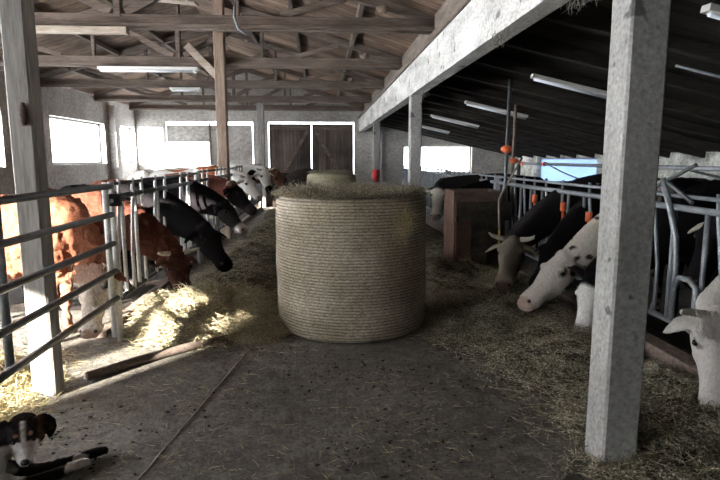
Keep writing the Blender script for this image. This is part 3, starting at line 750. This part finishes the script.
# dark silage in front of the doors
m = MB()
for (x, y, rx, rz) in ((-1.3, 19.5, .9, 1.1), (-.5, 19.2, .9, 1.25), (.2, 19.4, .8, 1.05)): m.lathe((x, y, 0), [(rx, 0), (rx*.97, rz*.5), (rx*.8, rz*.8), (rx*.4, rz*.97), (.03, rz)], 24, .18)
tag(m.build('silage_heap', 'silage', origin=(-.5, 19.3, 0)), 'dark heap in front of the boarded double doors behind the bales', 'heap')
m = MB(); m.bar((1.30, 15.6, 1.25), (1.30, 15.6, 1.0), .1, .16, (1, 0, 0))
m = MB(); m.lathe((1.48, 15.6, .95), [(.07, 0), (.085, .12), (.10, .3), (.09, .33)], 12, .1)
tag(m.build('red_bucket', 'red', origin=(1.48, 15.6, .95)), 'small red bucket hung on the far concrete post', 'bucket')

# ------------------------------------------------------------------ animals
def organic(mb, voxel, smooth=4, curl=0, cfreq=18):
    me = bpy.data.meshes.new('tmp'); me.from_pydata(mb.v, [], mb.f)
    import bmesh
    bm = bmesh.new(); bm.from_mesh(me); bmesh.ops.recalc_face_normals(bm, faces=bm.faces); bm.to_mesh(me); bm.free()
    o = bpy.data.objects.new('tmp', me); COL.objects.link(o)
    r_ = o.modifiers.new('r', 'REMESH'); r_.mode = 'VOXEL'; r_.voxel_size = voxel; r_.use_smooth_shade = True
    s_ = o.modifiers.new('s', 'SMOOTH'); s_.factor = .5; s_.iterations = smooth
    dg = bpy.context.evaluated_depsgraph_get()
    out = bpy.data.meshes.new_from_object(o.evaluated_get(dg)); bpy.data.objects.remove(o)
    n = len(out.vertices); co_ = np.empty(n*3); out.vertices.foreach_get('co', co_); co_ = co_.reshape(-1, 3)
    if curl:
        nr = np.empty(n*3); out.vertices.foreach_get('normal', nr); nr = nr.reshape(-1, 3)
        d = np.array([noise.turbulence(V(p)*cfreq, 2, True, noise_basis='PERLIN_ORIGINAL')-.5 for p in co_])*curl
        co_ = co_+nr*d[:, None]; out.vertices.foreach_set('co', co_.ravel())
    out.update()
    return out, co_
def coat(me, cols):
    at_ = me.color_attributes.new('coat', 'FLOAT_COLOR', 'POINT')
    at_.data.foreach_set('color', np.concatenate([cols, np.ones((len(cols), 1))], 1).astype(np.float32).ravel())
def nz(co_, f, s):
    return np.array([noise.noise(V((p[0]*f+s, p[1]*f, p[2]*f))) for p in co_])
def sstep(x, a, b): t = np.clip((x-a)/(b-a), 0, 1); return t*t*(3-2*t)
def mixc(c, w, k): return c*(1-w[:, None])+np.array(k)[None]*w[:, None]

RED = (.30, .10, .045); DKRED = (.085, .032, .022); BLK = (.008, .007, .008); CREAM = (.66, .58, .46); WHT = (.72, .70, .66); GREYB = (.26, .23, .19); DUN = (.20, .15, .11)

def cow(loc, ang, poll, muz, label, design, horns=True, curly=False, eartilt=0, size=1.0, tagged=False, bend=.12, lock=None):
    """loc: ground point under the body; poll/muz in world coordinates"""
    A = math.radians(ang); ca, sa = math.cos(A), math.sin(A); L = V(loc)
    def loc2(p):
        d = V(p)-L; return V((d.x*ca+d.y*sa, -d.x*sa+d.y*ca, d.z))
    P, Mz = loc2(poll), loc2(muz)
    dh = (Mz-P).normalized(); hl = min(.60, max(.48, (Mz-P).length)); k = hl/.54
    side = dh.cross(V((0, 0, 1)))
    if side.length < .35: side = V((0, -1, 0))
    fwd = V((math.cos(0), 0, 0)); side.normalize(); U = side.cross(dh).normalized()
    if U.x < -.3 and dh.z < -.8: pass
    sz = size; b = MB()
    # trunk
    T = [(-.98, 1.12, .10, .12), (-.90, 1.10, .19, .23), (-.70, 1.06, .245, .31), (-.40, .99, .28, .37), (-.05, .96, .30, .39), (.25, .98, .275, .37), (.50, 1.01, .235, .335), (.66, 1.03, .18, .27)]
    b.loft([(t[0]*sz, 0, t[1]*sz) for t in T], [t[2]*sz for t in T], [t[3]*sz for t in T], seg=28)
    b.loft([(-.15*sz, 0, 1.28*sz), (.2*sz, 0, 1.31*sz), (.5*sz, 0, 1.31*sz), (.68*sz, 0, 1.2*sz)], [.07, .08, .09, .08], [.07, .07, .08, .08])
    # hip bones
    for s in (-1, 1):
        b.ball((-.62*sz, s*.2*sz, 1.28*sz), .085*sz)
        b.loft([(.50*sz, s*.16*sz, 1.05*sz), (.54*sz, s*.19*sz, .82*sz), (.50*sz, s*.15*sz, .60*sz), (.50*sz, s*.14*sz, .42*sz), (.48*sz, s*.14*sz, .22*sz), (.49*sz, s*.14*sz, .10*sz), (.51*sz, s*.14*sz, .04*sz)],
               [.10, .10, .065, .052, .036, .042, .055], [.17, .14, .09, .062, .042, .05, .065], up=(1, 0, 0), seg=16)
        b.loft([(-.78*sz, s*.17*sz, 1.08*sz), (-.72*sz, s*.19*sz, .85*sz), (-.70*sz, s*.17*sz, .68*sz), (-.88*sz, s*.14*sz, .50*sz), (-.86*sz, s*.14*sz, .30*sz), (-.84*sz, s*.14*sz, .11*sz), (-.81*sz, s*.14*sz, .04*sz)],
               [.12, .13, .09, .05, .036, .042, .055], [.20, .20, .13, .075, .05, .05, .065], up=(1, 0, 0), seg=16)
    b.loft([(-.98*sz, 0, 1.22*sz), (-1.07*sz, 0, 1.05*sz), (-1.06*sz, .02, .75*sz), (-1.05*sz, .03, .48*sz), (-1.05*sz, .03, .36*sz)], [.035, .025, .022, .04, .02], [.035, .025, .022, .04, .02], seg=10)
    b.ball((-.45*sz, 0, .60*sz), .13*sz, 1.2, 1, .9)
    # neck
    W0 = V((.45*sz, 0, 1.12*sz)); back = P-dh*.03-U*.05
    mid = W0.lerp(back, .5)+V((0, 0, bend)); q1 = W0.lerp(mid, .55)+V((.03, 0, .02))
    q3 = mid.lerp(back, .55)+V((0, 0, bend*.25))
    b.loft([W0, q1, mid, q3, back], [.19, .17, .145, .125, .11], [.31, .28, .24, .195, .15], seg=24)
    # dewlap
    dl = W0+V((.12, 0, -.32)); b.loft([dl, mid-V((0, 0, .2)), back-V((0, 0, .12))-dh*.02], [.05, .035, .03], [.10, .08, .05], seg=12)
    # head
    HS = [(-.05, -.04, .10, .11), (.02, -.02, .118, .122), (.10, -.035, .132, .142), (.18, -.045, .125, .15), (.27, -.05, .100, .130), (.36, -.05, .086, .105), (.43, -.048, .088, .094), (.50, -.045, .098, .088), (.54, -.045, .090, .078)]
    b.loft([P+(dh*t+U*o_)*k for t, o_, a, c in HS], [a*k for t, o_, a, c in HS], [c*k for t, o_, a, c in HS], up=U, seg=24)
    b.ball(P+(dh*.0+U*.07)*k, .062*k)          # poll
    for s in (-1, 1): b.ball(P+(dh*.145+U*.045+side*s*.098)*k, .038*k)      # brow
    for s in (-1, 1): b.ball(P+(dh*.22-U*.09+side*s*.055)*k, .06*k)    # cheek
    ears = []
    for s in (-1, 1):
        e0 = P+(dh*.02+U*.0+side*s*.09)*k
        e1 = e0+(side*s*.10+dh*(.02+eartilt*.05)-U*.01-V((0, 0, .015)))*k; e2 = e0+(side*s*.185+dh*(.05+eartilt*.09)-U*.02-V((0, 0, .05)))*k
        eu = (U*.4-dh).normalized()
        b.loft([e0, e0.lerp(e1, .5), e1, e2], [.032*k, .052*k, .060*k, .018*k], [.024*k, .022*k, .018*k, .012*k], up=U-dh*.6, seg=14)
        ears.append((np.array(e0.lerp(e1, .25)), np.array(e2)))
    me, co_ = organic(b, .0165, 4, .035 if curly else .006, 15 if curly else 30)
    # regions
    h = co_-np.array(P); ht = h@np.array(dh)/k; hu = h@np.array(U)/k; hs = h@np.array(side)/k
    head = ((ht > -.06) & (ht < .7) & (np.sqrt(hu**2+hs**2) < .24)).astype(float)
    ear = np.zeros(len(co_))
    for e0, e2 in ears:
        d = e2-e0; t = np.clip(((co_-e0)@d)/(d@d), 0, 1.1); ear = np.maximum(ear, (np.linalg.norm(co_-(e0+t[:, None]*d), axis=1) < .065*k).astype(float)*(((co_-e0)@d) > 0))
    cols = design(co_, dict(ht=ht, hu=hu, hs=hs, head=head, ear=ear))
    cols = mixc(cols, head*(np.abs(hu+.085+.10*(.53-ht)) < .010)*(ht > .36)*(ht < .60), (.03, .022, .02))
    mz = head*sstep(ht, .50, .54)*.8; cols = cols*(1-mz[:, None]*(1-np.array((.50, .36, .32))[None]))
    cols = mixc(cols, head*(np.abs(np.sqrt((ht-.165)**2+(hu-.03)**2)) < .035)*(np.abs(hs) > .08)*.6, (.04, .03, .03))
    cols = mixc(cols, (co_[:, 2] < .07).astype(float), (.04, .035, .03))
    coat(me, cols)
    me.materials.clear(); me.materials.append(MT['curly' if curly else 'fur'])
    me.polygons.foreach_set('use_smooth', [True]*len(me.polygons))
    root = thing('cow', loc, label, 'cow'); root.rotation_euler.z = A
    bo = bpy.data.objects.new('body', me); COL.objects.link(bo); bo.parent = root
    def part(mb, nm, m_):
        me2 = bpy.data.meshes.new(nm); me2.from_pydata(mb.v, [], mb.f); me2.polygons.foreach_set('use_smooth', [True]*len(me2.polygons))
        me2.materials.append(MT[m_]); o2 = bpy.data.objects.new(nm, me2); COL.objects.link(o2); o2.parent = root; return o2
    for s in (-1, 1):
        e = MB(); e.ball(P+(dh*.165+U*.03+side*s*.120)*k, .021*k, seg=10, rings=6); part(e, 'eye', 'eye')
        if horns:
            h0 = P+(-dh*.0+U*.065+side*s*.075)*k
            hp = [h0, h0+(side*s*.075-dh*.01)*k, h0+(side*s*.13+U*.04-dh*.0)*k, h0+(side*s*.15+U*.10+dh*.02)*k]
            e = MB(); e.tube(hp, [.027*k, .024*k, .017*k, .005*k], 12); part(e, 'horn', 'horn')
        for q in (.515,):
            e = MB(); e.ball(P+(dh*.535+U*.005+side*s*.055)*k, .018*k, seg=8, rings=6); part(e, 'nostril', 'nose')
    if lock:
        nn = 700; th = rng.uniform(.0, .14, nn); ss = rng.normal(0, .055, nn)
        Pp = np.array(P)+np.outer(th, np.array(dh))*k+np.outer(ss, np.array(side))*k+np.array(U)*.122*k
        Dd = np.array(dh)[None]+rng.normal(size=(nn, 3))*.28
        v_, f_ = strands(Pp, Dd, rng.uniform(.03, .06, nn), .003, .5)
        o2 = strand_obj('forelock', 'fur', v_, f_, root); o2.data.attributes.new('coat', 'FLOAT_COLOR', 'POINT').data.foreach_set('color', np.tile(np.array((*lock, 1)), (len(v_), 1)).astype(np.float32).ravel())
    if tagged:
        c = P+(dh*.06-U*.03+side*.17)*k; e = MB(); e.ball(c, .028, 1, .25, 1.2, 10, 6); part(e, 'ear_tag', 'tag_yellow')
    return root

def solid(c, dark=None, face=None, muzzle=None, earc=None, belly=None):
    def f(co_, r_):
        n1 = nz(co_, 2.2, 3.1)
        cols = np.tile(np.array(c), (len(co_), 1))*(1+.25*n1)[:, None]
        if belly: cols = mixc(cols, sstep(-co_[:, 2], -.72, -.55), belly)
        if dark: cols = mixc(cols, sstep(n1, .0, .3), dark)
        if face: cols = mixc(cols, r_['head']*sstep(r_['ht']+.1*n1, .02, .06), face)
        if muzzle: cols = mixc(cols, r_['head']*sstep(r_['ht'], .40, .46), muzzle)
        if earc: cols = mixc(cols, r_['ear'], earc)
        return np.clip(cols, 0, 1)
    return f
def pied(base, patch, thr, freq=1.6, seed=0, face=None, earc=None, spots=None, muzzle=None, trunk=None):
    def f(co_, r_):
        n1 = nz(co_, freq, seed)
        cols = mixc(np.tile(np.array(base), (len(co_), 1)), sstep(n1, thr, thr+.04), patch)
        if spots: 
            n2 = nz(co_, 14, seed+5); n3 = nz(co_, 2.5, seed+9)
            cols = mixc(cols, sstep(n2+n3*.5, .20, .28)*(1-r_['head']*(r_['ht'] > .05)), spots)
        if trunk: cols = mixc(cols, sstep(-co_[:, 0]+.2*n1, -.62, -.50)*(1-r_['head']), trunk)
        if face: cols = mixc(cols, r_['head']*sstep(r_['ht']+.12*n1, .02, .05), face)
        if muzzle: cols = mixc(cols, r_['head']*sstep(r_['ht'], .42, .47), muzzle)
        if earc: cols = mixc(cols, r_['ear'], earc)
        return np.clip(cols, 0, 1)
    return f

# left side, heads towards the aisle (+X)
cow((-2.80, 5.02, 0), 0, (-1.97, 4.88, .66), (-1.96, 4.66, .16), 'curly red cow with white blazed face lowered behind the tubular gate, flank in the sun',
    solid((.34, .135, .08), face=(.70, .62, .55), earc=(.22, .10, .06), belly=(.30, .15, .10)), curly=True, horns=False, bend=.10, size=.93, lock=(.7, .5, .4))
cow((-2.85, 6.05, 0), 0, (-1.52, 5.80, .60), (-1.34, 5.55, .20), 'dark curly brown cow reaching down to the fluffy hay heap, with short pale horns',
    solid((.12, .046, .03), dark=DKRED, face=(.08, .034, .025)), curly=True, bend=.10, size=.9)
cow((-2.85, 7.0, 0), 0, (-1.42, 6.75, .74), (-1.10, 6.42, .40), 'all black cow with lowered head, behind the dark curly brown one', solid(BLK), horns=False, size=.9)
cow((-2.95, 8.35, 0), 0, (-1.45, 8.25, .92), (-1.12, 8.1, .58), 'black cow with white muzzle low behind the all black one', solid(BLK, face=(.02, .018, .018), muzzle=WHT), horns=False, size=.9)
cow((-2.95, 9.5, 0), 0, (-1.52, 9.45, 1.12), (-1.12, 9.3, .76), 'brown necked cow with near black head and pale horn, looking across the aisle',
    solid((.14, .055, .04), face=BLK, earc=BLK, muzzle=(.05, .04, .04)), bend=.05, size=.92)
cow((-3.0, 12.0, 0), 0, (-1.60, 11.9, 1.16), (-1.28, 11.65, .80), 'white and red pied cow with white face, just beyond the near black head', pied(WHT, RED, .12, 1.8, 2.0, face=WHT, earc=WHT), bend=.04)
cow((-3.0, 13.5, 0), 0, (-1.38, 13.4, 1.28), (-1.20, 13.1, .88), 'white headed cow with black muzzle, raised highest on the left', pied(WHT, BLK, .18, 1.5, 5.0, face=WHT, muzzle=BLK), bend=.03)
cow((-3.0, 14.6, 0), 0, (-1.15, 14.6, 1.18), (-.95, 14.3, .78), 'reddish brown cow with pale blaze, farthest on the left', solid((.16, .08, .06), muzzle=WHT), horns=False, bend=.03)
# right side, heads towards the aisle (-X)
cow((3.95, 6.68, 0), 180, (2.16, 6.16, .64), (1.90, 5.72, .20), 'dark cow with grey brown face and short pale horns, feeding nearest the wooden bin',
    solid((.035, .032, .032), face=(.24, .21, .17), earc=(.22, .19, .15)), bend=.16)
cow((3.92, 5.92, 0), 180, (2.48, 5.72, .70), (2.18, 5.55, .30), 'black cow mostly hidden behind the cream necked white one', solid(BLK, face=BLK), bend=.16, horns=False)
cow((3.92, 5.28, 0), 180, (2.33, 5.17, .60), (1.86, 4.96, .28), 'cream necked white cow with black ears and dark speckles, left of the big post',
    pied(CREAM, (.72, .66, .58), .1, 1.5, 1.0, face=(.80, .74, .66), earc=(.02, .016, .015), spots=(.05, .04, .04), trunk=BLK), bend=.12, horns=False)
cow((3.92, 4.65, 0), 180, (2.38, 4.68, .52), (2.20, 4.52, .08), 'white muzzled cow with a black ear, half hidden by the big post', solid(BLK, face=WHT, earc=BLK), horns=False, bend=.10)
cow((4.0, 4.0, 0), 180, (2.98, 3.98, 1.12), (2.72, 3.9, .70), 'dark cow with raised head and pale ears, behind the fence right of the big post', solid((.02, .018, .018), earc=(.45, .40, .33), face=BLK), bend=.02, horns=False)
cow((3.95, 3.3, 0), 180, (2.44, 3.22, .62), (2.36, 3.02, .10), 'pale grey horned cow at the right edge, curly forehead, muzzle down in the hay',
    pied((.42, .40, .37), (.36, .34, .31), .1, face=(.50, .48, .45), trunk=(.03, .028, .028)), bend=.10, lock=(.5, .47, .43))
cow((3.95, 9.1, 0), 180, (2.22, 9.0, .98), (2.02, 8.8, .52), 'dark cow with a white muzzle, just left of the wooden bin', solid(BLK, face=(.05, .04, .04), muzzle=WHT), horns=False, bend=.06, size=.88)
cow((3.95, 9.75, 0), 180, (2.05, 9.68, 1.10), (1.92, 9.42, .62), 'pale white faced cow looking out between the big bale and the wooden bin', solid((.03, .027, .025), face=(.50, .46, .40)), bend=.04, size=.88, horns=False)

# ------------------------------------------------------------------ dog
def dog():
    org = V((-1.75, 2.55, 0)); b = MB()
    # trunk lying on its belly, from the rump (lower left) to the chest
    b.loft([(-2.25, 2.30, .13), (-2.1, 2.33, .14), (-1.9, 2.40, .15), (-1.72, 2.50, .16), (-1.60, 2.60, .17)], [.09, .13, .13, .125, .10], [.12, .14, .145, .15, .12], seg=20)
    b.loft([(-1.66, 2.58, .18), (-1.58, 2.64, .22), (-1.51, 2.69, .25)], [.09, .075, .065], [.10, .085, .07], up=(1, 0, 0), seg=16)
    # forelegs stretched to the right
    for p in ([(-1.66, 2.66, .12), (-1.50, 2.72, .045), (-1.36, 2.80, .035), (-1.24, 2.90, .032), (-1.19, 2.94, .028)],
              [(-1.62, 2.54, .12), (-1.48, 2.60, .045), (-1.36, 2.70, .035), (-1.28, 2.78, .032), (-1.235, 2.82, .028)]):
        b.loft(p, [.05, .036, .026, .028, .026], [.07, .038, .026, .026, .02], seg=14)
    for s, dx in ((1, 0), (-1, .02)):   # folded hind legs
        b.loft([(-2.15, 2.33+s*.1, .12), (-1.98+dx, 2.33+s*.16, .10), (-2.08, 2.30+s*.17, .04), (-1.92, 2.36+s*.17, .028)], [.07, .06, .035, .03], [.10, .08, .035, .025], seg=14)
    b.loft([(-2.3, 2.28, .1), (-2.45, 2.33, .06), (-2.55, 2.45, .045)], [.035, .045, .02], [.035, .04, .02], seg=10)
    # head looking at the camera and a little down right
    P = V((-1.49, 2.72, .265)); dh = V((.42, -.86, -.36)).normalized(); side = dh.cross(V((0, 0, 1))).normalized(); U = side.cross(dh)
    HS = [(-.04, 0, .072, .066), (.01, .0, .092, .080), (.06, -.01, .090, .076), (.095, -.02, .066, .058), (.13, -.028, .045, .042), (.165, -.03, .037, .034), (.185, -.03, .028, .026)]
    b.loft([P+dh*t+U*o_ for t, o_, a, c in HS], [a for t, o_, a, c in HS], [c for t, o_, a, c in HS], up=U, seg=20)
    ears = []
    for s in (-1, 1):
        e = [P+side*s*.065+U*.055, P+side*s*.098+U*.045, P+side*s*.115-U*.01+dh*.008, P+side*s*.108-U*.07+dh*.015]
        b.loft(e, [.03, .034, .034, .014], [.014, .013, .012, .009], up=dh, seg=12); ears.append([np.array(q) for q in e])
        b.ball(P+dh*.078+side*s*.036+U*.040, .021)
    me, co_ = organic(b, .0075, 3, .008, 45)
    h = co_-np.array(P); t = h@np.array(dh); u = h@np.array(U); s = h@np.array(side)
    cols = np.tile(np.array((.018, .016, .016)), (len(co_), 1)); n1 = nz(co_, 12, 2)
    hd = ((t > -.06) & (t < .26) & (np.abs(s) < .13) & (np.abs(u) < .13)).astype(float)
    # white muzzle, cheeks and blaze
    cols = mixc(cols, hd*sstep(t-.35*np.abs(s)*0-u*.55+n1*.01, .085, .10)*(u < .03), (.62, .60, .58))
    cols = mixc(cols, hd*sstep(-np.abs(s), -.014, -.006)*(t > .02)*(u > 0), (.60, .58, .56))
    # tan eyebrows and cheek
    for q in (-1, 1):
        d = np.linalg.norm(np.stack([t-.088, u-.055, s-q*.03], 1), axis=1); cols = mixc(cols, (d < .011).astype(float), (.22, .12, .07))
    cols = mixc(cols, hd*sstep(-s, .05, .075)*(u > -.02)*sstep(n1, -.2, .2), (.07, .035, .02))
    # white chest and paws
    ch = np.linalg.norm(co_-np.array((-1.52, 2.60, .12)), axis=1); cols = mixc(cols, sstep(-ch, -.10, -.07), (.50, .48, .46))
    cols = mixc(cols, ((co_[:, 0] > -1.31) & (co_[:, 1] < 2.86) & (co_[:, 2] < .08)).astype(float), (.40, .38, .36))
    coat(me, np.clip(cols-np.array(0), 0, 1)); me.transform(Matrix.Translation(-org))
    me.materials.clear(); me.materials.append(MT['fur']); me.polygons.foreach_set('use_smooth', [True]*len(me.polygons))
    root = thing('dog', org, 'black, tan and white long haired dog lying in the lower left corner, forelegs stretched out', 'dog')
    o = bpy.data.objects.new('body', me); COL.objects.link(o); o.parent = root
    for q in (-1, 1): e = MB(); e.ball(P+dh*.098+side*q*.040+U*.024, .0115, seg=10, rings=6); e.build('eye', 'eye', root)
    e = MB(); e.ball(P+dh*.196-U*.018, .019, 1.1, .9, .8, 10, 6); e.build('nose', 'nose', root)
dog()

# ------------------------------------------------------------------ light
w = bpy.data.worlds.new('sky'); S.world = w; w.use_nodes = True
bg = w.node_tree.nodes['Background']; bg.inputs['Color'].default_value = (.90, .95, 1.0, 1); bg.inputs['Strength'].default_value = 4.6
sl = bpy.data.lights.new('sun', 'SUN'); sl.energy = 22; sl.angle = math.radians(.8); sl.color = (1, .93, .82)
so = bpy.data.objects.new('sun', sl); COL.objects.link(so)
sd = V((.60, .80, -.26)).normalized(); so.rotation_euler = sd.to_track_quat('-Z', 'Y').to_euler(); so.location = (-9, -1, 5)
def portal(c, sx, sy_, d):
    l = bpy.data.lights.new('window_portal', 'AREA'); l.shape = 'RECTANGLE'; l.size = sx; l.size_y = sy_
    l.cycles.is_portal = True
    o = bpy.data.objects.new('window_portal', l); COL.objects.link(o); o.location = c
    o.rotation_euler = V(d).to_track_quat('-Z', 'Z').to_euler()
for h in LW[:2]+LW[3:]: portal((XL-.27, (h[0]+h[1])/2, (h[2]+h[3])/2), h[1]-h[0], h[3]-h[2], (1, 0, 0))
portal((4.5, YB+.27, 1.54), 2.8, 1.1, (0, -1, 0)); portal((-6.45, YB+.27, 2.05), .9, 1.4, (0, -1, 0)); portal((-5.1, YB+.27, 1.1), 1.6, 2.2, (0, -1, 0))
S.view_settings.view_transform = 'Standard'; S.view_settings.look = 'None'; S.view_settings.gamma = 1
S.view_settings.use_curve_mapping = False; S.view_settings.exposure = 1.9
S.cycles.use_denoising = True; S.cycles.max_bounces = 8; S.cycles.diffuse_bounces = 6
S.cycles.sample_clamp_indirect = 8
bpy.context.view_layer.update()
